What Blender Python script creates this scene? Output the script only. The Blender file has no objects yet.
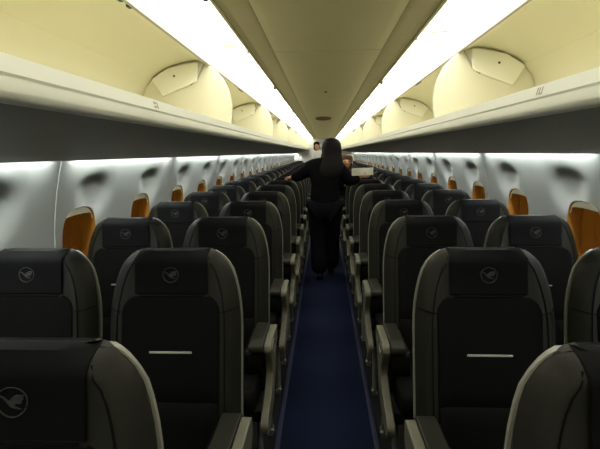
import bpy, bmesh, math, random
from mathutils import Vector, Matrix
random.seed(7)
S = bpy.context.scene
C = S.collection
sin, cos, pi = math.sin, math.cos, math.pi

# ------------------------------------------------------------------ materials
def mat(name, col, rough=.5, metal=0., noise=0., nscale=30., bump=0., bscale=200., spec=.5, coat=0.):
    m = bpy.data.materials.new(name); m.use_nodes = True
    nt = m.node_tree; b = nt.nodes['Principled BSDF']
    b.inputs['Base Color'].default_value = (*col, 1)
    b.inputs['Roughness'].default_value = rough
    b.inputs['Metallic'].default_value = metal
    b.inputs['Specular IOR Level'].default_value = spec
    b.inputs['Coat Weight'].default_value = coat
    tc = nt.nodes.new('ShaderNodeTexCoord')
    if noise:
        n = nt.nodes.new('ShaderNodeTexNoise'); n.inputs['Scale'].default_value = nscale
        n.inputs['Detail'].default_value = 4
        nt.links.new(tc.outputs['Object'], n.inputs['Vector'])
        r = nt.nodes.new('ShaderNodeMapRange')
        r.inputs['To Min'].default_value = 1 - noise; r.inputs['To Max'].default_value = 1 + noise
        nt.links.new(n.outputs['Fac'], r.inputs['Value'])
        mx = nt.nodes.new('ShaderNodeVectorMath'); mx.operation = 'SCALE'
        mx.inputs[0].default_value = col
        nt.links.new(r.outputs['Result'], mx.inputs['Scale'])
        nt.links.new(mx.outputs['Vector'], b.inputs['Base Color'])
    if bump:
        n2 = nt.nodes.new('ShaderNodeTexNoise'); n2.inputs['Scale'].default_value = bscale
        nt.links.new(tc.outputs['Object'], n2.inputs['Vector'])
        bp = nt.nodes.new('ShaderNodeBump'); bp.inputs['Strength'].default_value = bump
        bp.inputs['Distance'].default_value = .002
        nt.links.new(n2.outputs['Fac'], bp.inputs['Height'])
        nt.links.new(bp.outputs['Normal'], b.inputs['Normal'])
    return m

def emis(name, col, strength):
    m = bpy.data.materials.new(name); m.use_nodes = True
    nt = m.node_tree; nt.nodes.remove(nt.nodes['Principled BSDF'])
    e = nt.nodes.new('ShaderNodeEmission'); e.inputs['Color'].default_value = (*col, 1)
    e.inputs['Strength'].default_value = strength
    nt.links.new(e.outputs[0], nt.nodes['Material Output'].inputs[0])
    return m

M = dict(
    bolster=mat('olive_grey_leather', (.0112, .0110, .0080), .52, noise=.15, nscale=12, bump=.25, bscale=250, spec=.16),
    black=mat('charcoal_leather', (.0032, .0032, .0031), .65, noise=.2, nscale=20, bump=.25, bscale=300, spec=.06),
    cover=mat('charcoal_headrest_leather', (.0032, .0034, .0035), .65, noise=.2, nscale=15, bump=.15, bscale=350, spec=.06),
    stitch=mat('dark_stitching', (.004, .004, .0035), .7, spec=.05),
    shell=mat('pale_seat_shell', (.20, .20, .165), .4, spec=.3),
    emblem=mat('pale_emblem_print', (.030, .030, .027), .6, spec=.2),
    strip=mat('pale_metal_strip', (.34, .34, .29), .4),
    pad=mat('olive_armrest_pad', (.012, .0117, .0078), .5, noise=.1, nscale=20, spec=.2),
    body=mat('dark_armrest_plastic', (.0025, .0025, .0025), .5, spec=.1),
    shroud=mat('beige_grey_side_shroud', (.082, .080, .052), .48, noise=.06, nscale=15),
    leg=mat('satin_seat_metal', (.11, .11, .09), .4, metal=.2),
    fit=mat('bright_floor_fitting', (.16, .16, .14), .4, metal=.4),
    carpet=mat('blue_aisle_carpet', (.0022, .0050, .0195), .95, noise=.35, nscale=160, bump=.6, bscale=500, spec=.1),
    floor=mat('dark_grey_floor', (.006, .006, .0065), .9, noise=.3, nscale=60, spec=.1),
    track=mat('seat_track_cover', (.007, .010, .032), .6, spec=.2),
    cream=mat('cream_bin_liner', (.75, .722, .535), .55, noise=.04, nscale=3),
    ivory=mat('ivory_bin_plastic', (.77, .75, .59), .5, noise=.03, nscale=6),
    arm=mat('pale_hinge_cover', (.87, .86, .74), .45),
    rail=mat('pale_bin_rail', (.86, .88, .79), .4),
    edge=mat('grey_door_edge', (.36, .33, .27), .5),
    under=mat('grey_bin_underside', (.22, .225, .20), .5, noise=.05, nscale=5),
    dark=mat('dark_plastic', (.03, .028, .025), .5),
    wall=mat('pale_grey_sidewall', (.20, .211, .204), .5, noise=.03, nscale=4),
    seam=mat('pale_panel_seam', (.31, .32, .295), .4),
    reveal=mat('ivory_window_reveal', (.72, .66, .46), .45),
    orange_glow=mat('orange_lit_window_surround', (.29, .135, .015), .45, noise=.05, nscale=8),  # orange light from outside is put into the reveal and frame colour
    ceil=mat('beige_ceiling_panel', (.64, .60, .385), .6, noise=.05, nscale=4),
    ceilside=mat('beige_ceiling_border', (.53, .485, .30), .55, noise=.06, nscale=4),
    groove=mat('ceiling_groove', (.50, .46, .28), .6),
    oval=mat('reddish_brown_grille', (.19, .085, .045), .6),
    galley=mat('pale_galley_panel', (.62, .63, .60), .5, noise=.04, nscale=5),
    galleyd=mat('grey_galley_door', (.30, .31, .31), .4),
    red=mat('muted_red_print', (.50, .30, .26), .6),
    grey=mat('grey_print', (.42, .41, .37), .6),
    paper=mat('white_paper', (.62, .60, .50), .7, noise=.06, nscale=40),
    skin=mat('skin', (.48, .25, .13), .5, noise=.05, nscale=20),
    hair=mat('black_hair', (.004, .0036, .0036), .6, noise=.4, nscale=60, bump=.5, bscale=120, spec=.12),
    brown=mat('brown_hair', (.10, .05, .025), .5, noise=.3, nscale=60, bump=.5, bscale=120),
    jacket=mat('black_jacket_cloth', (.0035, .0035, .0045), .9, noise=.25, nscale=25, spec=.05),
    trouser=mat('dark_navy_trousers', (.003, .0032, .005), .9, noise=.25, nscale=25, spec=.05),
    shoe=mat('black_shoe_leather', (.005, .005, .005), .5, spec=.2),
    shirt=mat('pale_shirt_cloth', (.55, .56, .56), .8, noise=.06, nscale=20),
    cove=emis('fluorescent_diffuser', (1.0, .962, .80), 5.6),
    wash=emis('cool_wall_light', (.95, 1.0, .95), 58.0),
    gallight=emis('galley_lamp', (1.0, .98, .9), 2.5),
)
g = bpy.data.materials.new('window_pane_acrylic'); g.use_nodes = True
nt = g.node_tree; nt.nodes.remove(nt.nodes['Principled BSDF'])
tr = nt.nodes.new('ShaderNodeBsdfTransparent'); tr.inputs[0].default_value = (.95, .93, .88, 1)
gl = nt.nodes.new('ShaderNodeBsdfGlossy'); gl.inputs['Roughness'].default_value = .15
ms = nt.nodes.new('ShaderNodeMixShader')
ms.inputs[0].default_value = .04; nt.links.new(tr.outputs[0], ms.inputs[1]); nt.links.new(gl.outputs[0], ms.inputs[2])
nt.links.new(ms.outputs[0], nt.nodes['Material Output'].inputs[0])
M['glass'] = g

# ------------------------------------------------------------------ mesh helper
class MB:
    def __init__(s): s.v = []; s.f = []; s.m = []
    def add(s, vs, fs, mi=0):
        k = len(s.v); s.v += [tuple(p) for p in vs]
        for f in fs: s.f.append([i + k for i in f]); s.m.append(mi)
    def box(s, x0, x1, y0, y1, z0, z1, mi=0):
        vs = [(x, y, z) for x in (x0, x1) for y in (y0, y1) for z in (z0, z1)]
        s.add(vs, [(0, 1, 3, 2), (4, 6, 7, 5), (0, 4, 5, 1), (2, 3, 7, 6), (0, 2, 6, 4), (1, 5, 7, 3)], mi)
    def rings(s, rings, cap=True, mi=0, closed=True):
        n = len(rings[0]); vs = [p for r in rings for p in r]; fs = []
        for i in range(len(rings) - 1):
            for j in range(n if closed else n - 1):
                a = i * n + j; b = i * n + (j + 1) % n
                fs.append((a, b, b + n, a + n))
        if cap:
            fs.append(tuple(range(n))[::-1]); fs.append(tuple(range((len(rings) - 1) * n, len(rings) * n)))
        s.add(vs, fs, mi)
    def prism(s, poly, a0, a1, axis='y', mi=0):      # poly: (x,z) for axis y; (y,z) for axis x
        mk = (lambda p, a: (p[0], a, p[1])) if axis == 'y' else (lambda p, a: (a, p[0], p[1]))
        s.rings([[mk(p, a0) for p in poly], [mk(p, a1) for p in poly]], True, mi)
    def sheet(s, pts, a0, a1, th, axis='y', mi=0):   # a bent sheet: polyline given a thickness and extruded
        L = []
        for i, p in enumerate(pts):
            q = pts[max(i - 1, 0)]; r = pts[min(i + 1, len(pts) - 1)]
            dx, dz = r[0] - q[0], r[1] - q[1]; l = math.hypot(dx, dz)
            L.append((p[0] - dz / l * th, p[1] + dx / l * th))
        s.prism(list(pts) + L[::-1], a0, a1, axis, mi)
    def tube(s, pts, r, n=6, mi=0, closed=False):
        pts = [Vector(p) for p in pts]; R = []
        N = len(pts)
        for i, p in enumerate(pts):
            a = pts[(i - 1) % N] if closed else pts[max(i - 1, 0)]
            b = pts[(i + 1) % N] if closed else pts[min(i + 1, N - 1)]
            t = (b - a).normalized()
            up = Vector((0, 0, 1)) if abs(t.z) < .9 else Vector((0, 1, 0))
            u = t.cross(up).normalized(); w = t.cross(u)
            R.append([p + r * (cos(2 * pi * k / n) * u + sin(2 * pi * k / n) * w) for k in range(n)])
        if closed: R.append(R[0]); s.rings(R, False, mi)
        else: s.rings(R, True, mi)
    def ball(s, c, rx, ry, rz, n=12, m=8, mi=0):
        R = []
        for i in range(m + 1):
            a = pi * i / m; q = max(sin(a), .02)
            R.append([(c[0] + rx * q * cos(2 * pi * k / n), c[1] + ry * q * sin(2 * pi * k / n), c[2] + rz * cos(a)) for k in range(n)])
        s.rings(R, True, mi)
    def build(s, name, mats, parent=None, smooth=False, bevel=0., seg=2):
        me = bpy.data.meshes.new(name); me.from_pydata(s.v, [], s.f)
        for m_ in (mats if isinstance(mats, (list, tuple)) else [mats]): me.materials.append(m_)
        for p, i in zip(me.polygons, s.m): p.material_index = i
        bm = bmesh.new(); bm.from_mesh(me)
        bmesh.ops.recalc_face_normals(bm, faces=bm.faces)
        if bevel:
            es = [e for e in bm.edges if len(e.link_faces) == 2 and e.calc_face_angle(0) > .5]
            bmesh.ops.bevel(bm, geom=es, offset=bevel, segments=seg, affect='EDGES', profile=.5, clamp_overlap=True)
        if smooth:
            for f in bm.faces: f.smooth = True
            for e in bm.edges:
                if len(e.link_faces) == 2 and e.calc_face_angle(0) > .8: e.smooth = False
        bm.to_mesh(me); bm.free()
        o = bpy.data.objects.new(name, me); C.objects.link(o)
        if parent: o.parent = parent
        return o

def thing(name, label, cat, loc=(0, 0, 0), group=None):
    o = bpy.data.objects.new(name, None); o.empty_display_size = .1; C.objects.link(o)
    o.location = loc; o['label'] = label; o['category'] = cat
    if group: o['group'] = group
    return o
def tag(o, label, cat, group=None, kind=None):
    o['label'] = label; o['category'] = cat
    if group: o['group'] = group
    if kind: o['kind'] = kind
    return o
def copy_tree(o, parent=None):
    c = o.copy(); C.objects.link(c)
    if parent: c.parent = parent
    for ch in list(o.children): copy_tree(ch, c)
    return c
ORD = ['first', 'second', 'third', 'fourth', 'fifth', 'sixth', 'seventh', 'eighth', 'ninth', 'tenth', 'eleventh', 'twelfth',
       'thirteenth', 'fourteenth', 'fifteenth', 'sixteenth', 'seventeenth', 'eighteenth', 'nineteenth', 'twentieth',
       'twenty-first', 'twenty-second', 'twenty-third', 'twenty-fourth', 'twenty-fifth', 'twenty-sixth', 'twenty-seventh', 'twenty-eighth']

Y0, Y1 = -2.0, 20.0          # cabin length (y grows away from the camera)

# ------------------------------------------------------------------ floor
b = MB(); b.box(-1.36, 1.36, Y0, Y1, -.05, 0)
o = b.build('floor', M['floor']); tag(o, 'dark cabin floor under the seat rows', 'floor', kind='structure')
b = MB(); b.box(-.236, .236, Y0, Y1, 0, .006)
o = b.build('carpet_runner', M['carpet']); tag(o, 'dark blue carpet strip running down the aisle between the seats', 'carpet', kind='structure')
for s, w in ((-1, 'left'), (1, 'right')):
    b = MB(); b.sheet([(s * .236, .008), (s * .244, .011), (s * .256, .011), (s * .264, .004)], Y0, Y1, .004 * s)
    o = b.build('seat_track', M['track']); tag(o, 'blue seat track strip along the %s edge of the aisle carpet' % w, 'seat track')

# ------------------------------------------------------------------ ceiling
b = MB()
half = [(.462, 2.046), (.462, 2.056), (.435, 2.066), (.36, 2.079), (.345, 2.083)]
b.sheet([(-x, z) for x, z in half], Y0, Y1, .012, mi=1)
b.sheet([(x, z) for x, z in half][::-1], Y0, Y1, .012, mi=1)
b.sheet([(-.345, 2.083), (-.338, 2.0885), (.338, 2.0885), (.345, 2.083)], Y0, Y1, .012, mi=2)
k = 0; y = -1.85
while y < Y1 - .1:
    e = min(y + 2.41, Y1)
    b.sheet([(-.342, 2.0862), (-.30, 2.0842), (-.15, 2.086), (0, 2.0868), (.15, 2.086), (.30, 2.0842), (.342, 2.0862)], y, e, .004, mi=0)
    y += 2.42
o = b.build('ceiling', [M['ceil'], M['ceilside'], M['groove']]); tag(o, 'long beige ceiling panel over the aisle', 'ceiling', kind='structure')

b = MB()
R = [[(a * .15 * cos(2 * pi * i / 28), a * .42 * sin(2 * pi * i / 28), z) for i in range(28)] for a, z in ((1, 0), (1, -.008), (.94, -.014), (.80, -.014), (.78, -.008), (.05, -.008))]
b.rings(R)
o = b.build('ceiling_grille', M['oval'], smooth=True); o.location = (-.03, 8.7, 2.086)
tag(o, 'reddish brown oval grille set in the beige ceiling', 'grille')
b = MB(); R = [[(.018 * a * cos(2 * pi * i / 14), .018 * a * sin(2 * pi * i / 14), z) for i in range(14)] for a, z in ((1, 0), (1, -.006), (.7, -.010), (.05, -.010))]
b.rings(R); o = b.build('ceiling_sensor', M['dark'], smooth=True); o.location = (0, 4.95, 2.088)
tag(o, 'small dark round sensor on the ceiling ahead of the oval grille', 'sensor')

# ------------------------------------------------------------------ overhead bins and cove lamps
MOD = 2.48
START = {-1: 3.06 - 2 * MOD, 1: 2.86 - 2 * MOD}
def arc(cx, cz, r, a0, a1, n):
    return [(cx + r * cos(a0 + (a1 - a0) * i / n), cz + r * sin(a0 + (a1 - a0) * i / n)) for i in range(n + 1)]

def rounded(poly, r, n=4):
    out = []; N = len(poly)
    for i in range(N):
        p = Vector(poly[i]); a = Vector(poly[i - 1]); c = Vector(poly[(i + 1) % N])
        d1 = (a - p); d2 = (c - p); rr = min(r, d1.length * .45, d2.length * .45)
        s_ = p + d1.normalized() * rr; e_ = p + d2.normalized() * rr
        for k in range(n + 1):
            t = k / n; q = (1 - t) ** 2 * s_ + 2 * t * (1 - t) * p + t * t * e_
            out.append((q.x, q.y))
    return out

def make_bin(s):
    w = 'left' if s < 0 else 'right'
    t = thing('overhead_bin', '', 'overhead bin', (0, 0, 1.55), 'open overhead bins on the %s side' % w)
    L = MOD
    dz = 1.55
    def P(pts): return [(s * x, z - dz) for x, z in pts]
    # lip rail at the aisle side
    b = MB()
    b.prism(P([(.658, 1.640), (.644, 1.647), (.6275, 1.643), (.6185, 1.606), (.625, 1.601), (.6245, 1.598), (.617, 1.596), (.6115, 1.572), (.613, 1.563), (.622, 1.555), (.655, 1.553), (.668, 1.60)]), 0, L)
    b.build('lip_rail', M['rail'], t, smooth=True)
    # liner: floor and back
    b = MB(); th = -.006 * s
    b.sheet(P([(.655, 1.628), (.67, 1.618), (.90, 1.602), (1.06, 1.600), (1.13, 1.61), (1.185, 1.645), (1.22, 1.70), (1.235, 1.77), (1.228, 1.84), (1.20, 1.90), (1.15, 1.95)]), .004, L - .004, th)
    b.build('liner', M['cream'], t, smooth=True)
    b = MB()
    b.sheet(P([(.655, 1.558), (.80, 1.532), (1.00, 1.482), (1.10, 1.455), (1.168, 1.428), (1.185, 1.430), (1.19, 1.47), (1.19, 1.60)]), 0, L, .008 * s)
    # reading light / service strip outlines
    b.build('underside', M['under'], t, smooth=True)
    # open door: its inner face is the top of the opening
    d = MB()
    d.sheet(P([(.775, 2.037), (.80, 2.052), (.88, 2.055), (.96, 2.042), (1.04, 2.017), (1.10, 1.988), (1.155, 1.948)]), .006, L - .006, .012 * s)
    dr = d.build('door', M['cream'], t, smooth=True)
    e = MB(); e.prism(P([(.766, 2.024), (.774, 2.018), (.800, 2.036), (.800, 2.056), (.775, 2.056), (.768, 2.050)]), .006, L - .006)
    e.build('door_edge', M['edge'], dr)
    e = MB(); e.prism(P([(.800, 2.038), (.828, 2.043), (.828, 2.052), (.800, 2.052)]), .006, L - .006)
    e.build('inner_trim', M['ivory'], dr)
    for q in (1.10, 1.16, 1.24):
        e = MB(); e.box(s * .785 - .008, s * .785 + .008, q, q + .028, 2.018 - dz, 2.040 - dz)
        e.build('latch', M['dark'], dr, bevel=.003)
    # end divider
    e = MB()
    prof = [(.646, 1.625), (.632, 1.70), (.630, 1.76), (.638, 1.82), (.656, 1.88), (.687, 1.94), (.73, 1.99), (.782, 2.03), (.86, 2.053), (.96, 2.042), (1.04, 2.017), (1.10, 1.988), (1.155, 1.948), (1.20, 1.90), (1.228, 1.84), (1.235, 1.77), (1.22, 1.70), (1.185, 1.645), (1.13, 1.61), (1.06, 1.60)]
    e.prism(P(prof), L - .022, L - .001)
    dv = e.build('divider', M['ivory'], t, bevel=.006)
    # hinge cover on the divider
    a = MB()
    poly = rounded([(.838, 2.042), (.850, 1.925), (.90, 1.90), (1.085, 1.828), (1.155, 1.938), (1.04, 2.008)], .014)
    a.prism(P(poly), L - .055, L - .022)
    ar = a.build('hinge_arm', M['arm'], t, bevel=.006)
    sc = MB(); sc.rings([[(s * 1.0 + .007 * cos(2 * pi * i / 8), L - .0585 + q, 1.955 - dz + .007 * sin(2 * pi * i / 8)) for i in range(8)] for q in (0, .006)])
    sc.build('screw', M['dark'], ar)
    st = MB(); st.tube([(s * .80, L - .04, 2.03 - dz), (s * .852, L - .04, 1.935 - dz), (s * .90, L - .04, 1.90 - dz)], .006, 6)
    st.build('strut', M['edge'], t)
    return t

cv = [(.470, 2.050), (.50, 2.072), (.56, 2.092), (.64, 2.100), (.72, 2.092), (.775, 2.068), (.79, 2.058)]
def make_cove(s):
    w = 'left' if s < 0 else 'right'
    t = thing('cove_lamp', '', 'ceiling lamp', (0, 0, 2.05), 'fluorescent cove lamps on the %s side' % w)
    b = MB(); b.sheet([(s * x, z - 2.05) for x, z in cv], .004, MOD - .004, .006 * s)
    b.build('diffuser', M['cove'], t, smooth=True)
    b = MB(); b.tube([(s * x, 2.19 + .03 * (x - .47) / .17, z - 2.05 - .012) for x, z in cv[:4]], .006, 6)
    b.build('strap', M['edge'], t)
    b = MB(); b.box(s * .478 - .01, s * .478 + .01, 1.20, 1.245, -.022, .016)
    b.build('clip', M['dark'], t, bevel=.004)
    return t

for s, w in ((-1, 'left'), (1, 'right')):
    p0 = make_bin(s); c0 = make_cove(s)
    n = 9; vis = 0
    for i in range(n):
        y = START[s] + i * MOD
        o = p0 if i == 0 else copy_tree(p0)
        c = c0 if i == 0 else copy_tree(c0)
        o.location.y = y; c.location.y = y
        if i == 0:
            o['label'] = 'open cream overhead bin above the %s seats, just behind the camera' % w
            c['label'] = 'bright cove lamp above the %s bins, just behind the camera' % w
        else:
            o['label'] = 'open cream overhead bin above the %s seats, %s bin away from the camera' % (w, ORD[i - 1])
            c['label'] = 'bright white cove lamp above the %s bins, %s section away from the camera' % (w, ORD[i - 1])
        # printed row marks on the lip of the bins beside the camera
        if i == 1:
            b = MB(); yy = (1.60 if s < 0 else 1.42) - y; z = 1.6245 - 1.55; x = s * .6228
            def gl_(y0, y1, z0, z1, mi): b.rings([[(s * (.6229 + zz * .243 - q), yy + yq, z + zz) for yq, zz in ((y0, z0), (y1, z0), (y1, z1), (y0, z1))] for q in (-.001, .0012)], True, mi)
            if s > 0:
                gl_(.030, .035, -.011, .011, 0); gl_(.0, .005, -.011, .011, 1); gl_(.016, .021, -.011, .011, 1); gl_(.0, .021, -.011, -.006, 1)
            else:
                gl_(0, .018, .002, .011, 1); gl_(0, .018, -.011, -.003, 1); gl_(.028, .034, -.011, .011, 1)
            b.build('row_mark', [M['red'], M['grey']], o)

# ------------------------------------------------------------------ side walls with windows and wall wash lamps
WP = .80; WZ = .985
def wallx(z):
    pts = [(-.1, 1.16), (.1, 1.215), (.3, 1.265), (.5, 1.30), (.7, 1.32), (.9, 1.322), (1.1, 1.312), (1.25, 1.288), (1.38, 1.258), (1.50, 1.222), (1.7, 1.16)]
    for (a, xa), (c, xc) in zip(pts, pts[1:]):
        if z <= c:
            t = (z - a) / (c - a); return xa + (xc - xa) * t
    return 1.2
def wx(z):      # smoothed
    return (wallx(z - .06) + wallx(z - .02) + wallx(z + .02) + wallx(z + .06)) / 4
HW, HH = .165, .200          # opening half sizes
SW, SH, SO = .30, .365, .06  # ring loop that carries the detail around an opening
def sup(a, w_, h_, e): 
    c_, s_ = cos(a), sin(a)
    return (w_ * math.copysign(abs(c_) ** (2 / e), c_), h_ * math.copysign(abs(s_) ** (2 / e), s_))
def scoop(y, z):             # outward depth of the shallow oval dish above each window
    q = math.hypot((y - .15) / .235, (z - .292) / (.085 if z > .292 else .20))
    if q >= 1: return 0
    t = min((1 - q) / .75, 1); t = t * t * (3 - 2 * t)
    return .031 * t
wi = 0
for s, w in ((-1, 'left'), (1, 'right')):
    seam0 = 2.05 if s < 0 else 2.13
    wall = MB()
    c0 = 2.275 if s < 0 else 2.37
    k0 = -5; k1 = 21
    ang = sorted(set([2 * pi * i / 72 for i in range(72)]))
    for k in range(k0, k1 + 1):
        yc = c0 + k * WP
        rings = []
        top, bot = 1.52 - WZ, -.02 - WZ
        ang2 = []
        per = []
        for i in range(44): per.append((-.4 + .8 * i / 44, bot))
        for i in range(28): per.append((.4, bot + (top - bot) * i / 28))
        for i in range(44): per.append((.4 - .8 * i / 44, top))
        for i in range(28): per.append((-.4, top - (top - bot) * i / 28))
        A = [math.atan2(p[1] / SH, p[0] / SW) for p in per]
        hole = [sup(a, HW, HH, 3.2) for a in A]; sc1 = [(q_[0] + SO, q_[1]) for q_ in [sup(a, SW, SH, 2.4) for a in A]]
        for t in [i / 18 for i in range(19)]:
            rings.append([(h[0] + (q[0] - h[0]) * t, h[1] + (q[1] - h[1]) * t) for h, q in zip(hole, sc1)])
        for t in (.15, .35, .6, .8, 1):
            rings.append([(h[0] + (q[0] - h[0]) * t, h[1] + (q[1] - h[1]) * t) for h, q in zip(sc1, per)])
        wall.rings([[(s * (wx(WZ + z) + scoop(y, z)), yc + y, WZ + z) for y, z in r] for r in rings], False)
        if yc < .8 or k > 19: 
            vis = False
        # window object: reveal, frame, pane
        wi += 1
        wo = thing('window_%d' % wi, '', 'window', (0, yc, WZ)); wo['kind'] = 'structure'
        wo['label'] = 'oval cabin window glowing orange in the %s wall, number %d along' % (w, k + 6)
        rv = MB(); R = []
        for t, off in ((1.0, -.001), (.99, .006), (.98, .035), (.96, .070)):
            R.append([(s * (wx(WZ + z) + off), y * t, z * t) for y, z in [sup(a, HW, HH, 3.2) for a in [2 * pi * i / 64 for i in range(64)]]])
        rv.rings(R, False); rv.build('reveal', M['orange_glow'], wo, smooth=True)
        fr_ = MB(); R = []
        for t, off in ((.965, .068), (.935, .069), (.925, .072), (.925, .077)):
            R.append([(s * (wx(WZ + z) + off), y * t, z * t) for y, z in [sup(a, HW, HH, 3.0) for a in [2 * pi * i / 64 for i in range(64)]]])
        fr_.rings(R, False); fr_.build('frame', M['orange_glow'], wo, smooth=True)
        pn = MB()
        pn.rings([[(s * (wx(WZ + z) + off), y * t, z * t) for y, z in [sup(a, HW, HH, 3.0) for a in [2 * pi * i / 48 for i in range(48)]]] for t, off in ((.01, .074), (.4, .074), (.7, .074), (.94, .074), (.94, .078), (.7, .078), (.4, .078), (.01, .078))])
        pn.build('pane', M['glass'], wo)
        # blind, pushed up but for its lowest few centimetres
        sd_ = MB(); top_ = []; bot_ = []
        for i in range(17):
            y = (-.93 + 1.86 * i / 16) * HW
            top_.append((y, HH * .97 * (1 - abs(y / HW) ** 3.2) ** (1 / 3.2))); bot_.append((y, HH * (.76 + .05 * (1 - (y / HW) ** 2))))
        rr = []
        for off in (.010, .015):
            rr.append([(s * (wx(WZ + z) + off), y, z) for y, z in top_ + [(a_, min(b_, t_[1] - .002)) for (a_, b_), t_ in zip(bot_[::-1], top_[::-1])]])
        sd_.rings(rr); sd_.build('blind', M['arm'], wo)
    # panel seams, one every second window, as raised strips of the wall itself
    y = seam0 - 4 * .8
    while y < Y1:
        zs = [i / 16 * 1.46 for i in range(17)]
        wall.rings([[(s * (wx(z) - d), y + q, z) for q, d in ((-.006, -.003), (-.003, .0022), (.003, .0022), (.006, -.003))] for z in zs], False, 1, closed=False)
        y += 1.6
    o = wall.build('wall_' + w, [M['wall'], M['seam']], smooth=True)
    tag(o, 'pale grey curved sidewall on the %s with dished window bays' % w, 'wall', kind='structure')
    # wall wash lamps tucked between the bin and the wall
    j = 0; y = seam0 - 4 * .8
    p0 = None
    while y < Y1 - .3:
        if p0 is None:
            p0 = thing('wall_wash_lamp', '', 'wall lamp', (0, 0, 1.44), 'wall wash lamps on the %s side' % w)
            b = MB(); b.prism([(s * x, z) for x, z in ((1.193, .008), (1.238, .008), (1.236, .014), (1.193, .014))], .08, 1.52); b.build('lamp_tube', M['wash'], p0)
            b = MB(); b.prism([(s * x, z) for x, z in ((1.193, .016), (1.245, .016), (1.23, .05), (1.193, .05))], .005, 1.595)
            b.build('housing', M['under'], p0)
            o = p0
        else: o = copy_tree(p0)
        o.location.y = y
        n_ = j - 2
        o['label'] = ('cool white lamp atop the %s wall, %s' % (w, 'beside the camera' if n_ < 0 else ORD[n_] + ' length ahead of the camera')) if n_ != -2 else 'cool white lamp atop the %s wall behind the camera' % w
        y += 1.6; j += 1

# ------------------------------------------------------------------ end walls
b = MB(); b.box(-1.45, 1.45, Y0 - .05, Y0, -.05, 2.3)
o = b.build('wall_front', M['galley']); tag(o, 'plain bulkhead closing the cabin behind the camera', 'wall', kind='structure')
b = MB(); b.box(-1.45, -.32, Y1, Y1 + .04, -.05, 2.3); b.box(.32, 1.45, Y1, Y1 + .04, -.05, 2.3); b.box(-.32, .32, Y1, Y1 + .04, 1.96, 2.3)
o = b.build('wall_rear', M['galley']); tag(o, 'pale bulkhead with a doorway at the far end of the cabin', 'wall', kind='structure')
for nm_, bx_ in (('wall_galley', (-.8, .8, Y1 + 1.2, Y1 + 1.24, 0, 2.1)), ('wall_galley_left', (-.84, -.8, Y1 + .04, Y1 + 1.24, 0, 2.1)), ('wall_galley_right', (.8, .84, Y1 + .04, Y1 + 1.24, 0, 2.1)),
                 ('ceiling_galley', (-.84, .84, Y1 + .04, Y1 + 1.24, 2.1, 2.14)), ('floor_galley', (-.84, .84, Y1, Y1 + 1.24, -.05, 0))):
    b = MB(); b.box(*bx_); o = b.build(nm_, M['galley']); o['kind'] = 'structure'; o['label'] = 'pale ' + nm_.replace('_', ' ') + ' surface behind the far doorway'; o['category'] = nm_.split('_')[0]
t = thing('galley_cabinet', 'grey galley cabinet with trolley doors at the far end of the aisle', 'cabinet', (0, Y1 + .95, 0))
b = MB(); b.box(-.45, .45, 0, .24, 0, 1.78); b.build('body', M['galley'], t, bevel=.01)
for x in (-.22, .22):
    b = MB(); b.box(x - .2, x + .2, -.02, 0, .05, 1.0); d = b.build('door', M['galleyd'], t, bevel=.008)
    b = MB(); b.box(x - .06, x + .06, -.035, -.02, .85, .88); b.build('handle', M['fit'], d, bevel=.004)
    b = MB(); b.box(x - .2, x + .2, -.02, 0, 1.15, 1.72); d = b.build('door', M['galleyd'], t, bevel=.008)
    b = MB(); b.box(x - .06, x + .06, -.035, -.02, 1.2, 1.23); b.build('handle', M['fit'], d, bevel=.004)
t = thing('galley_lamp', 'white lamp on the galley ceiling at the far end', 'ceiling lamp', (0, Y1 + .5, 2.101))
b = MB(); b.box(-.3, .3, -.2, .2, -.03, 0); b.build('housing', M['galley'], t, bevel=.006)
b = MB(); b.box(-.27, .27, -.17, .17, -.036, -.030); b.build('diffuser', M['gallight'], t)

# ------------------------------------------------------------------ seats
def hw(z):
    if z <= .84: return .2325
    q = min((z - .84) / .298, 1)
    return .108 + .1245 * math.sqrt(max(0, 1 - q ** 2.25))
def yf(z):          # front line of the backrest (front = -y)
    return -(1.05 - z) * .20 if z < 1.05 else (z - 1.05) * .05
def front(x, z):
    u = abs(x) / hw(z)
    y = yf(z) + .045 * u ** 9 - .016 * math.exp(-((u - .80) / .13) ** 2) * (1 if z < .9 else max(0, 1 - (z - .9) / .22))
    if z > 1.09: y += .030 * ((z - 1.09) / .048) ** 2
    return y
ZL = [.40, .44, .5, .56, .62, .68, .74, .80, .85, .90, .94, .98, 1.02, 1.05, 1.08, 1.10, 1.115, 1.127, 1.134, 1.138]
def crane(b, cx, z, y):
    r = .0262
    gy = lambda q: front(0, z + q) - front(0, z) + y
    b.tube([(cx + r * cos(2 * pi * i / 28), gy(r * sin(2 * pi * i / 28)) + .0005, z + r * sin(2 * pi * i / 28)) for i in range(28)], .0014, 5, closed=True)
    bird = [(-.025, .0085), (-.020, .0095), (-.013, .006), (-.006, .0005), (.002, .0075), (.008, .0105), (.021, .0105), (.0185, .007), (.020, .004), (.0165, .001),
            (.017, -.003), (.008, -.0035), (.003, -.006), (.010, -.0105), (.016, -.0125), (.006, -.012), (-.003, -.0085), (-.010, -.001), (-.016, .005)]
    n = len(bird)
    b.add([(cx + p[0], gy(p[1]) - .0008, z + p[1]) for p in bird] + [(cx + p[0], gy(p[1]) + .0015, z + p[1]) for p in bird],
          [tuple(range(n)), tuple(range(n, 2 * n))] + [(i, (i + 1) % n, n + (i + 1) % n, n + i) for i in range(n)])

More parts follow.
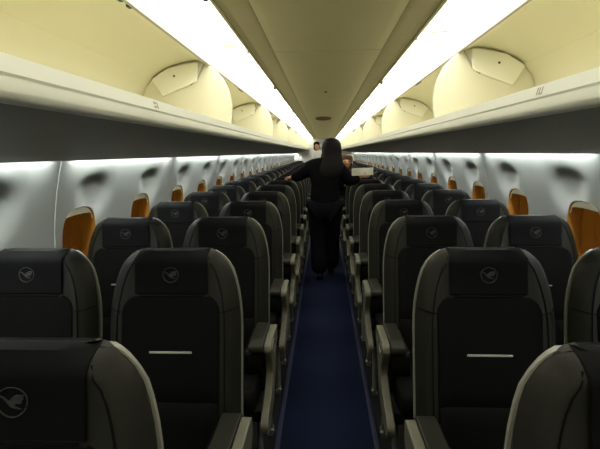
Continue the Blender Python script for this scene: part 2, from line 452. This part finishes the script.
def make_seat(s, aisle):
    """s = +1: the aisle lies towards +x of this seat"""
    w = 'left' if s > 0 else 'right'
    t = thing('airline_seat', '', 'seat', (0, 0, 0), 'rows of dark leather cabin seats')
    # backrest
    b = MB(); R = []
    for z in ZL:
        h = hw(z); ring = []
        for i in range(21):
            u = -1 + 2 * i / 20; u = math.copysign(abs(u) ** .75, u); ring.append((u * h, front(u * h, z), z))
        bk = yf(z) + .075 - (.02 * ((z - 1.09) / .048) ** 2 if z > 1.09 else 0)
        for u in (.97, .8, .4, 0, -.4, -.8, -.97): ring.append((u * h, bk if abs(u) < .9 else bk - .01, z))
        R.append(ring)
    b.rings(R); back = b.build('backrest', M['bolster'], t, smooth=True)
    # pale hard shell behind the upholstery
    b = MB(); R = []
    for z in ZL[:-2]:
        h = hw(z) + .002; y = yf(z)
        R.append([(-h, y + .060, z), (h, y + .060, z), (h + .001, y + .067, z), (h * .95, y + .080, z), (0, y + .095, z), (-h * .95, y + .080, z), (-h - .001, y + .067, z)])
    b.rings(R); b.build('shell', M['shell'], t, smooth=True)
    # dark centre panel
    def pw(z):
        top = .972; r = .05
        return .166 if z < top - r else .166 - r + math.sqrt(max(0, r * r - (z - top + r) ** 2))
    zs = [.43, .5, .56, .615, .622, .629, .68, .74, .80, .86, .90, .922, .938, .95, .96, .967, .971]
    b = MB(); R = []
    for z in zs:
        h = pw(z); groove = .004 if z == .622 else 0
        r = [(-h, front(-h, z) + .006, z)]
        for i in range(15):
            x = -h * .985 + 2 * h * .985 * i / 14; r.append((x, front(x, z) - .005 + groove, z))
        r.append((h, front(h, z) + .006, z)); R.append(r)
    b.rings(R, False, closed=False)
    cp = b.build('centre_panel', M['black'], t, smooth=True)
    b = MB(); z = .788
    b.box(-.073, .073, front(0, z) - .0085, front(0, z) - .003, z - .0032, z + .0032)
    b.build('metal_strip', M['strip'], cp, bevel=.001)
    # headrest cover wrapped over the top
    b = MB(); R = []
    zz = [.978, .984, 1.0, 1.03, 1.06, 1.09, 1.105, 1.12, 1.13, 1.136]
    for i, z in enumerate(zz):
        h = .124 if i else .121
        h = min(h, hw(z) + .002)
        R.append([(x, front(x, z) - (.009 if 0 < i else 0), z + (.004 if i == len(zz) - 1 else 0)) for x in [-h + 2 * h * j / 12 for j in range(13)]])
    for z in (1.142, 1.139, 1.12, 1.06, 1.0):
        h = .116
        yb = yf(z) + {1.142: .045, 1.139: .062}.get(z, .079 + (0 if z < 1.1 else -.006))
        if z <= 1.06: yb = yf(z) + .108
        elif z == 1.12: yb = yf(z) + .098
        R.append([(x, yb, z) for x in [-h + 2 * h * j / 12 for j in range(13)]])
    b.rings(R, False, closed=False)
    hc = b.build('headrest_cover', M['cover'], t, smooth=True)
    b = MB(); crane(b, 0, 1.047, front(0, 1.047) - .0105)
    b.build('emblem', M['emblem'], hc)
    # stitching lines
    b = MB()
    for q in (-1, 1):
        b.tube([(q * x, front(q * x, .922) - .0005, .922 + .006 * (x - .17) / .06) for x in (.168, .18, .19, .20, .21, .218, .225)], .0022, 5)
        pts = []
        for i in range(22):
            z = 1.112 - i * .026
            x = max(hw(z) - .047, .128)
            pts.append((q * x, front(x, z) - .0012, z))
        b.tube(pts, .0021, 5)
        b.tube([(q * pw(z), front(pw(z), z) + .0005, z) for z in zs[1:]], .003, 5)
    b.tube([(-.11 + .22 * i / 10, front(0, .972) - .001, .9735) for i in range(11)], .003, 5)
    b.build('stitching', M['stitch'], back)
    # cushion
    prof = rounded([(-.05, .455), (-.10, .475), (-.35, .475), (-.53, .465), (-.555, .42), (-.53, .36), (-.30, .345), (-.06, .36)], .04)
    b = MB(); R = []
    for x, k in ((-.225, .90), (-.215, .97), (-.19, 1), (0, 1), (.19, 1), (.215, .97), (.225, .90)):
        R.append([(x, -.30 + (p[0] + .30) * k, .41 + (p[1] - .41) * k) for p in prof])
    b.rings(R); b.build('seat_cushion', M['black'], t, smooth=True)
    # beams and legs
    b = MB(); b.tube([(-.24, -.18, .30), (.24, -.18, .30)], .022, 10); b.tube([(-.24, -.44, .30), (.24, -.44, .30)], .022, 10)
    b.prism([(-.50, .345), (-.08, .345), (-.08, .30), (-.50, .30)], -.20, .20, 'x')
    b.build('frame', M['body'], t)
    for fy, ty in ((-.44, -.48), (-.18, -.10)):
        lx = s * (.235 if aisle else .05)
        b = MB(); b.tube([(lx, fy, .31), (lx, (fy + ty) / 2, .16), (lx, ty, .016)], .014, 8)
        lg = b.build('leg', M['leg'], t, smooth=True)
        b = MB(); b.box(lx - .014, lx + .014, ty - .035, ty + .035, 0.0, .018); b.ball((lx + s * .012, ty - .03, .028), .012, .012, .010)
        b.build('floor_fitting', M['fit'], lg)
    def armrest(x0, x1, full):
        xm = (x0 + x1) / 2
        b = MB(); b.prism(rounded([(-.13, .620), (-.36, .626), (-.415, .615), (-.42, .585), (-.38, .575), (-.11, .58)], .018), x0, x1, 'x')
        a = b.build('armrest', M['pad'], t, bevel=.006)
        b = MB(); b.prism(rounded([(-.10, .58), (-.385, .58), (-.40, .50), (-.36, .42), (-.10, .42)], .03), x0 + (.004 if not full or s < 0 else -.025), x1 - (.004 if not full or s > 0 else -.025), 'x')
        b.build('armrest_body', M['body'], a, bevel=.006)
    for o_ in [t] + list(t.children_recursive):       # low crown of the headrest
        if o_.data:
            for v_ in o_.data.vertices:
                if v_.co.z > 1.06: v_.co.z = 1.06 + (v_.co.z - 1.06) * .78
    if aisle:
        ax0, ax1 = sorted((s * .187, s * .252))
        # pad beside the cushion, light shroud on the aisle side of it
        armrest(ax0, ax1, True)
        poly = [(-.14, .616), (-.34, .622), (-.395, .610), (-.408, .585), (-.385, .545), (-.352, .50), (-.350, .46), (-.385, .42), (-.46, .385), (-.535, .365), (-.575, .335), (-.572, .300), (-.535, .282),
                (-.44, .288), (-.34, .318), (-.28, .365), (-.24, .43), (-.20, .50), (-.14, .54)]
        sx0, sx1 = sorted((s * .253, s * .287))
        b = MB(); b.prism(rounded(poly, .02, 3), sx0, sx1, 'x')
        sh = b.build('side_shroud', M['shroud'], t, bevel=.007)
        # D shaped cap at the tip: ring with dark centre
        ox = s * .2885
        b = MB(); b.tube([(ox, -.335 + .052 * cos(a), .585 + .024 * sin(a)) for a in [2 * pi * i / 20 for i in range(20)]], .0035, 5, closed=True)
        cap = b.build('end_cap_ring', M['leg'], sh, smooth=True)
        b = MB(); rr = [[(ox - s * .002 + q, -.335 + .048 * cos(a), .585 + .021 * sin(a)) for a in [2 * pi * i / 20 for i in range(20)]] for q in (-.001, .001)]
        b.rings(rr); b.build('end_cap_inset', M['body'], cap)
    else:
        armrest(*sorted((s * .238, s * .271)), False)
        armrest(*sorted((-s * .195, -s * .235)), False)
    return t

PITCH = .79; D1 = 1.47; XA = .530; XW = 1.038
protos = {}
NR = 24
for r in range(NR):
    d = D1 + (r - 1) * PITCH
    for s, side in ((1, 'left'), (-1, 'right')):
        for aisle in (True, False):
            if r == 0 and not aisle: continue
            key = (s, aisle)
            if key in protos: o = copy_tree(protos[key])
            else: o = protos[key] = make_seat(s, aisle)
            o.location = (-s * (XA if aisle else XW), d, 0)
            nm = ORD[r]
            if aisle: o['label'] = 'dark leather aisle seat just %s of the carpet, %s row from the camera' % (side, nm)
            else: o['label'] = 'dark leather window seat along the %s wall, %s row from the camera' % (side, nm)

# ------------------------------------------------------------------ people
def skin_mesh(name, pts, edges, material, parent, root=0, sub=2):
    """pts: list of (x,y,z,rx[,ry])"""
    me = bpy.data.meshes.new(name + '_skeleton')
    me.from_pydata([p[:3] for p in pts], edges, [])
    tmp = bpy.data.objects.new(name, me); C.objects.link(tmp)
    md = tmp.modifiers.new('skin', 'SKIN'); md.use_smooth_shade = True
    if not me.skin_vertices: me.skin_vertices.new()
    for i, p in enumerate(pts):
        sv = me.skin_vertices[0].data[i]
        sv.radius = (p[3], p[4] if len(p) > 4 else p[3]); sv.use_root = (i == root)
    sb = tmp.modifiers.new('sub', 'SUBSURF'); sb.levels = sub; sb.render_levels = sub
    dg = bpy.context.evaluated_depsgraph_get(); dg.update()
    nm = bpy.data.meshes.new_from_object(tmp.evaluated_get(dg)); nm.name = name
    bpy.data.objects.remove(tmp); bpy.data.meshes.remove(me)
    nm.materials.clear(); nm.materials.append(material)
    for p in nm.polygons: p.use_smooth = True
    o = bpy.data.objects.new(name, nm); C.objects.link(o); o.parent = parent
    return o

def hand_pts(wr, dirn, palm_n, sgn, curl, base):
    """wrist, pointing direction, palm normal; returns extra points and edges, base = index of the wrist vertex"""
    d = Vector(dirn).normalized(); n = Vector(palm_n).normalized(); sd = d.cross(n).normalized() * sgn
    P = []; E = []
    w = Vector(wr)
    P.append((*(w + d * .045), .030, .014)); 
    k0 = -1
    E.append((base, 'e0'))
    lens = (.062, .072, .068, .052)
    idx = 1
    for i, L in enumerate(lens):
        o = sd * (.030 - .020 * i)
        p1 = w + d * .085 + o
        p2 = p1 + (d * cos(curl * .6) + n * sin(curl * .6)) * L * .5
        p3 = p2 + (d * cos(curl * 1.5) + n * sin(curl * 1.5)) * L * .5
        P += [(*p1, .0095), (*p2, .0085), (*p3, .007)]
        E += [('e0', 'e%d' % idx), ('e%d' % idx, 'e%d' % (idx + 1)), ('e%d' % (idx + 1), 'e%d' % (idx + 2))]
        idx += 3
    t1 = w + d * .03 + sd * .034 + n * .006; t2 = t1 + (d * .6 + sd * .5 + n * .5).normalized() * .032; t3 = t2 + (d * .8 + n * .6).normalized() * .026
    P += [(*t1, .011), (*t2, .010), (*t3, .008)]
    E += [('e0', 'e%d' % idx), ('e%d' % idx, 'e%d' % (idx + 1)), ('e%d' % (idx + 1), 'e%d' % (idx + 2))]
    return P, E

def person(name, label, loc, J, f, mats, hair_rings, wide=1.):
    """J: dict of joints in local coordinates; f = +1 faces +y, -1 faces -y"""
    t = thing(name, label, 'person', loc)
    V = []; E = []; ix = {}
    def v(k, p, *r): ix[k] = len(V); V.append((*p, *r)); return ix[k]
    def e(a, c): E.append((ix[a], ix[c]))
    v('pel', J['pel'], .135, .095); v('waist', J['waist'], .115, .085); v('chest', J['chest'], .135, .095); v('nb', J['neck'], .052, .052); v('hb', J['headb'], .060, .070); v('hc', J['head'], .074, .092); v('ht', J['headt'], .050, .062)
    for a, c in (('pel', 'waist'), ('waist', 'chest'), ('chest', 'nb'), ('nb', 'hb'), ('hb', 'hc'), ('hc', 'ht')): e(a, c)
    h = Vector(J['head'])
    v('nose', h + Vector((0, f * .100, -.018)), .011); e('hc', 'nose')
    for sd in 'LR':
        v('hip' + sd, J['hip' + sd], .088); v('kn' + sd, J['kn' + sd], .056); v('an' + sd, J['an' + sd], .038); v('toe' + sd, J['toe' + sd], .033)
        e('pel', 'hip' + sd); e('hip' + sd, 'kn' + sd); e('kn' + sd, 'an' + sd); e('an' + sd, 'toe' + sd)
        v('sh' + sd, J['sh' + sd], .056); v('el' + sd, J['el' + sd], .042); v('wr' + sd, J['wr' + sd], .025)
        e('chest', 'sh' + sd); e('sh' + sd, 'el' + sd); e('el' + sd, 'wr' + sd)
        hd = J['hand' + sd]
        P, EE = hand_pts(J['wr' + sd], hd[0], hd[1], hd[2], hd[3], ix['wr' + sd])
        k = len(V); V.extend(P)
        for a, c in EE:
            E.append(tuple(q if isinstance(q, int) else k + int(q[1:]) for q in (a, c)))
    skin_mesh('body', V, E, M['skin'], t)
    def sub(nm, keys, links, mt, grow, root, ends=()):
        vv = []; ii = {}
        for kk in keys:
            p = V[ix[kk]]; ii[kk] = len(vv)
            r1 = (p[3] + grow) * wide; r2 = ((p[4] if len(p) > 4 else p[3]) + grow) * wide
            vv.append((p[0], p[1], p[2], r1, r2))
        skin_mesh(nm, vv, [(ii[a], ii[c]) for a, c in links], mt, t, ii[root])
    for sd in 'LR':         # hem points let the jacket hang below the waist
        q = Vector(J['hip' + sd]); V.append((q.x * 1.05, q.y, q.z - .07, .100)); ix['hem' + sd] = len(V) - 1
        q = Vector(J['an' + sd]); k_ = Vector(J['kn' + sd]); V.append((*q.lerp(k_, -.06), .062)); ix['cuff' + sd] = len(V) - 1
    sub('jacket', ['pel', 'waist', 'chest', 'nb', 'shL', 'elL', 'wrL', 'shR', 'elR', 'wrR', 'hemL', 'hemR'],
        [('pel', 'waist'), ('waist', 'chest'), ('chest', 'nb'), ('chest', 'shL'), ('shL', 'elL'), ('elL', 'wrL'), ('chest', 'shR'), ('shR', 'elR'), ('elR', 'wrR'), ('pel', 'hemL'), ('pel', 'hemR')], mats['top'], .024, 'pel')
    sub('trousers', ['pel', 'hipL', 'knL', 'cuffL', 'hipR', 'knR', 'cuffR'],
        [('pel', 'hipL'), ('hipL', 'knL'), ('knL', 'cuffL'), ('pel', 'hipR'), ('hipR', 'knR'), ('knR', 'cuffR')], mats['leg'], .018 + (wide - 1) * .12, 'pel')
    for sd in 'LR':
        a = Vector(J['an' + sd]); q = Vector(J['toe' + sd])
        hl = a + (a - q).normalized() * .035; hl.z = q.z
        zq = q.z
        skin_mesh('shoe', [(hl.x, hl.y, zq, .042, .036), (*(a.lerp(q, .45).xy), zq + .006, .044, .042), (*q.xy, zq, .044, .034), (a.x, a.y, a.z - .02, .046, .046)], [(0, 1), (1, 2), (0, 3)], mats['shoe'], t, 1)
    b = MB(); R = []
    for z, rx, ry, cx, cy in hair_rings:
        R.append([(h.x + cx + rx * cos(2 * pi * i / 28) * (1 + .02 * sin(i * 5)), h.y - f * .0 + f * cy + ry * sin(2 * pi * i / 28) * (1 + .02 * cos(i * 7)), h.z + z) for i in range(28)])
    b.rings(R); b.build('hair', mats['hair'], t, smooth=True)
    if True:
        for sx in (-1, 1):
            b = MB(); b.ball((h.x + sx * .030, h.y + f * .084, h.z + .008), .013, .010, .009); b.build('eye', M['dark'], t, smooth=True)
            b = MB(); b.ball((h.x + sx * .078, h.y, h.z - .01), .010, .020, .030); b.build('ear', M['skin'], t, smooth=True)
        b = MB(); b.ball((h.x, h.y + f * .088, h.z - .052), .024, .010, .008); b.build('mouth', M['red'], t, smooth=True)
    return t

up = (0, 0, -1)
# woman walking away down the aisle
J = dict(pel=(0, 0, .89), waist=(0, .01, 1.05), chest=(.01, .02, 1.22), neck=(.05, .035, 1.375), headb=(.068, .055, 1.44), head=(.078, .07, 1.50), headt=(.078, .065, 1.55),
         hipL=(-.09, 0, .83), knL=(-.075, .02, .47), anL=(-.06, -.10, .085), toeL=(-.065, .03, .045),
         hipR=(.09, 0, .83), knR=(.085, .12, .48), anR=(.07, .16, .085), toeR=(.075, .29, .045),
         shL=(-.165, .01, 1.285), elL=(-.285, .05, 1.185), wrL=(-.365, .165, 1.172),
         shR=(.175, .02, 1.29), elR=(.285, .03, 1.11), wrR=(.395, .105, 1.165),
         handL=((-.55, .75, -.12), (-.05, -.1, -1), 1, .35), handR=((1, -.05, .30), (0, -1, .25), -1, .5))
hair = [(.110, .012, .014, 0, -.005), (.104, .045, .055, 0, -.008), (.085, .072, .085, 0, -.012), (.05, .090, .098, 0, -.018), (0, .097, .098, 0, -.024), (-.05, .098, .090, 0, -.034), (-.10, .104, .080, -.004, -.052), (-.16, .122, .072, -.012, -.085), (-.23, .130, .058, -.02, -.115), (-.31, .115, .044, -.03, -.13), (-.36, .075, .030, -.035, -.13), (-.38, .03, .012, -.035, -.13)]
hair = [(z, rx * 1.14, ry, cx + .006, cy) for z, rx, ry, cx, cy in hair]
person('person', 'person with long black hair in black jacket and trousers walking away down the aisle', (.0, 5.14, 0), J, 1, dict(top=M['jacket'], leg=M['trouser'], shoe=M['shoe'], hair=M['hair']), hair, 1.12)

# leaflet in the right hand
t = thing('leaflet', 'white printed leaflet held up in the walking person\'s right hand above a headrest', 'leaflet', (.432, 5.172, 1.228))
b = MB(); R = []
for x, y, zo in ((-.122, 0, -.004), (-.06, .004, .0), (0, .0, .002), (.06, -.006, .002), (.12, -.004, .006)):
    R.append([(x, y, -.042 + zo), (x, y + .003, -.042 + zo), (x, y + .003, .042 + zo), (x, y, .042 + zo)])
b.rings(R); pg = b.build('sheet', M['paper'], t)
b = MB(); b.box(.022, .036, -.0075, -.0045, -.03, -.004); b.build('printed_mark', M['red'], pg)
b = MB()
for i in range(4): b.box(-.105, -.02 - .012 * (i % 2), -.0015, 0.0005, .028 - i * .014, .033 - i * .014)
b.build('printed_lines', M['grey'], pg)

# person behind, facing the camera beside an aisle seat
J2 = dict(pel=(.02, .0, .80), waist=(.06, -.02, .94), chest=(.13, -.04, 1.09), neck=(.21, -.06, 1.205), headb=(.25, -.09, 1.255), head=(.28, -.10, 1.315), headt=(.295, -.09, 1.362),
          hipL=(-.07, 0, .75), knL=(-.08, -.03, .42), anL=(-.08, .0, .085), toeL=(-.085, -.09, .045),
          hipR=(.10, 0, .75), knR=(.09, -.03, .42), anR=(.07, .0, .085), toeR=(.075, -.09, .045),
          shL=(-.02, -.04, 1.19), elL=(-.09, -.05, .98), wrL=(-.05, -.12, .80), shR=(.25, -.03, 1.10), elR=(.22, .02, .90), wrR=(.14, -.06, .78),
          handL=((.1, -.2, -1), (1, 0, 0), 1, .5), handR=((-.05, -.2, -1), (-1, 0, 0), -1, .5))
hair2 = [(.112, .012, .014, 0, -.01), (.106, .045, .055, 0, -.012), (.088, .074, .085, 0, -.018), (.055, .089, .094, 0, -.026), (.02, .092, .086, 0, -.038), (-.04, .090, .072, 0, -.050), (-.10, .084, .055, 0, -.060), (-.14, .05, .03, 0, -.06)]
person('person', 'person with brown hair facing the camera, half hidden behind the walking person', (.03, 6.455, 0), J2, -1, dict(top=M['jacket'], leg=M['trouser'], shoe=M['shoe'], hair=M['brown']), hair2, 1.2)

# tall person far down the aisle
J3 = dict(pel=(0, 0, .96), waist=(-.03, 0, 1.14), chest=(-.07, 0, 1.34), neck=(-.12, 0, 1.50), headb=(-.14, -.01, 1.57), head=(-.15, -.015, 1.645), headt=(-.155, -.01, 1.70),
          hipL=(-.07, 0, .90), knL=(-.07, -.02, .50), anL=(-.07, .01, .085), toeL=(-.075, -.12, .045),
          hipR=(.07, 0, .90), knR=(.07, -.02, .50), anR=(.07, .01, .085), toeR=(.075, -.12, .045),
          shL=(-.23, 0, 1.42), elL=(-.22, -.03, 1.16), wrL=(-.13, -.16, 1.03), shR=(.10, 0, 1.41), elR=(.16, -.03, 1.15), wrR=(.10, -.15, 1.02),
          handL=((.6, -.5, -.3), (0, -.3, -1), 1, .5), handR=((-.6, -.5, -.3), (0, -.3, -1), -1, .5))
person('person', 'distant person with dark hair and pale shirt standing near the rear bulkhead', (-.05, 12.86, 0), J3, -1, dict(top=M['shirt'], leg=M['trouser'], shoe=M['shoe'], hair=M['hair']), hair2)

# the cabin lining sits a little to the right of the seat blocks' centre line
for o in list(C.objects):
    if o.parent is None and o.name.split('.')[0] in ('ceiling', 'ceiling_grille', 'ceiling_sensor', 'overhead_bin', 'cove_lamp', 'wall_left', 'wall_right', 'wall_wash_lamp') or (o.parent is None and o.name.startswith('window_')):
        o.location.x += .02

# ------------------------------------------------------------------ world: sodium-lit night outside the windows
W = bpy.data.worlds.new('night_apron'); S.world = W; W.use_nodes = True
nt = W.node_tree; bg = nt.nodes['Background']
tc = nt.nodes.new('ShaderNodeTexCoord'); sp = nt.nodes.new('ShaderNodeSeparateXYZ'); nt.links.new(tc.outputs['Generated'], sp.inputs[0])
mr = nt.nodes.new('ShaderNodeMapRange'); mr.inputs['From Min'].default_value = -1; mr.inputs['From Max'].default_value = 1
ad = nt.nodes.new('ShaderNodeMath'); ad.operation = 'MULTIPLY_ADD'; ad.inputs[1].default_value = -1.0
nt.links.new(sp.outputs['Y'], ad.inputs[0])
h2 = nt.nodes.new('ShaderNodeMath'); h2.operation = 'MULTIPLY'; h2.inputs[1].default_value = .25
nt.links.new(sp.outputs['X'], h2.inputs[0]); nt.links.new(h2.outputs[0], ad.inputs[2])
nt.links.new(ad.outputs[0], mr.inputs['Value'])
cr = nt.nodes.new('ShaderNodeValToRGB'); cr.color_ramp.elements[0].color = (.046, .015, .0015, 1); cr.color_ramp.elements[1].color = (.21, .088, .011, 1)
nt.links.new(mr.outputs[0], cr.inputs[0]); nt.links.new(cr.outputs[0], bg.inputs['Color'])
bg.inputs['Strength'].default_value = 1.3

# ------------------------------------------------------------------ camera
f, t_, y_, r_ = 450., .158, .0537, -.0135
F = Vector((-sin(y_) * cos(t_), cos(y_) * cos(t_), -sin(t_)))
Rt = Vector((cos(y_), sin(y_), 0)); U = Rt.cross(F)
R2 = cos(r_) * Rt + sin(r_) * U; U2 = -sin(r_) * Rt + cos(r_) * U
cam = bpy.data.cameras.new('camera'); co = bpy.data.objects.new('camera', cam); C.objects.link(co)
m = Matrix((R2, U2, -F)).transposed().to_4x4(); m.translation = Vector((-.009, 0, 1.45))
co.matrix_world = m
cam.sensor_width = 36; cam.lens = f / 600 * 36; cam.clip_start = .02; cam.clip_end = 100
S.camera = co
S.view_settings.view_transform = 'Standard'; S.view_settings.look = 'None'
S.view_settings.exposure = 0; S.view_settings.gamma = 1
try: S.view_settings.use_curve_mapping = False
except Exception: pass
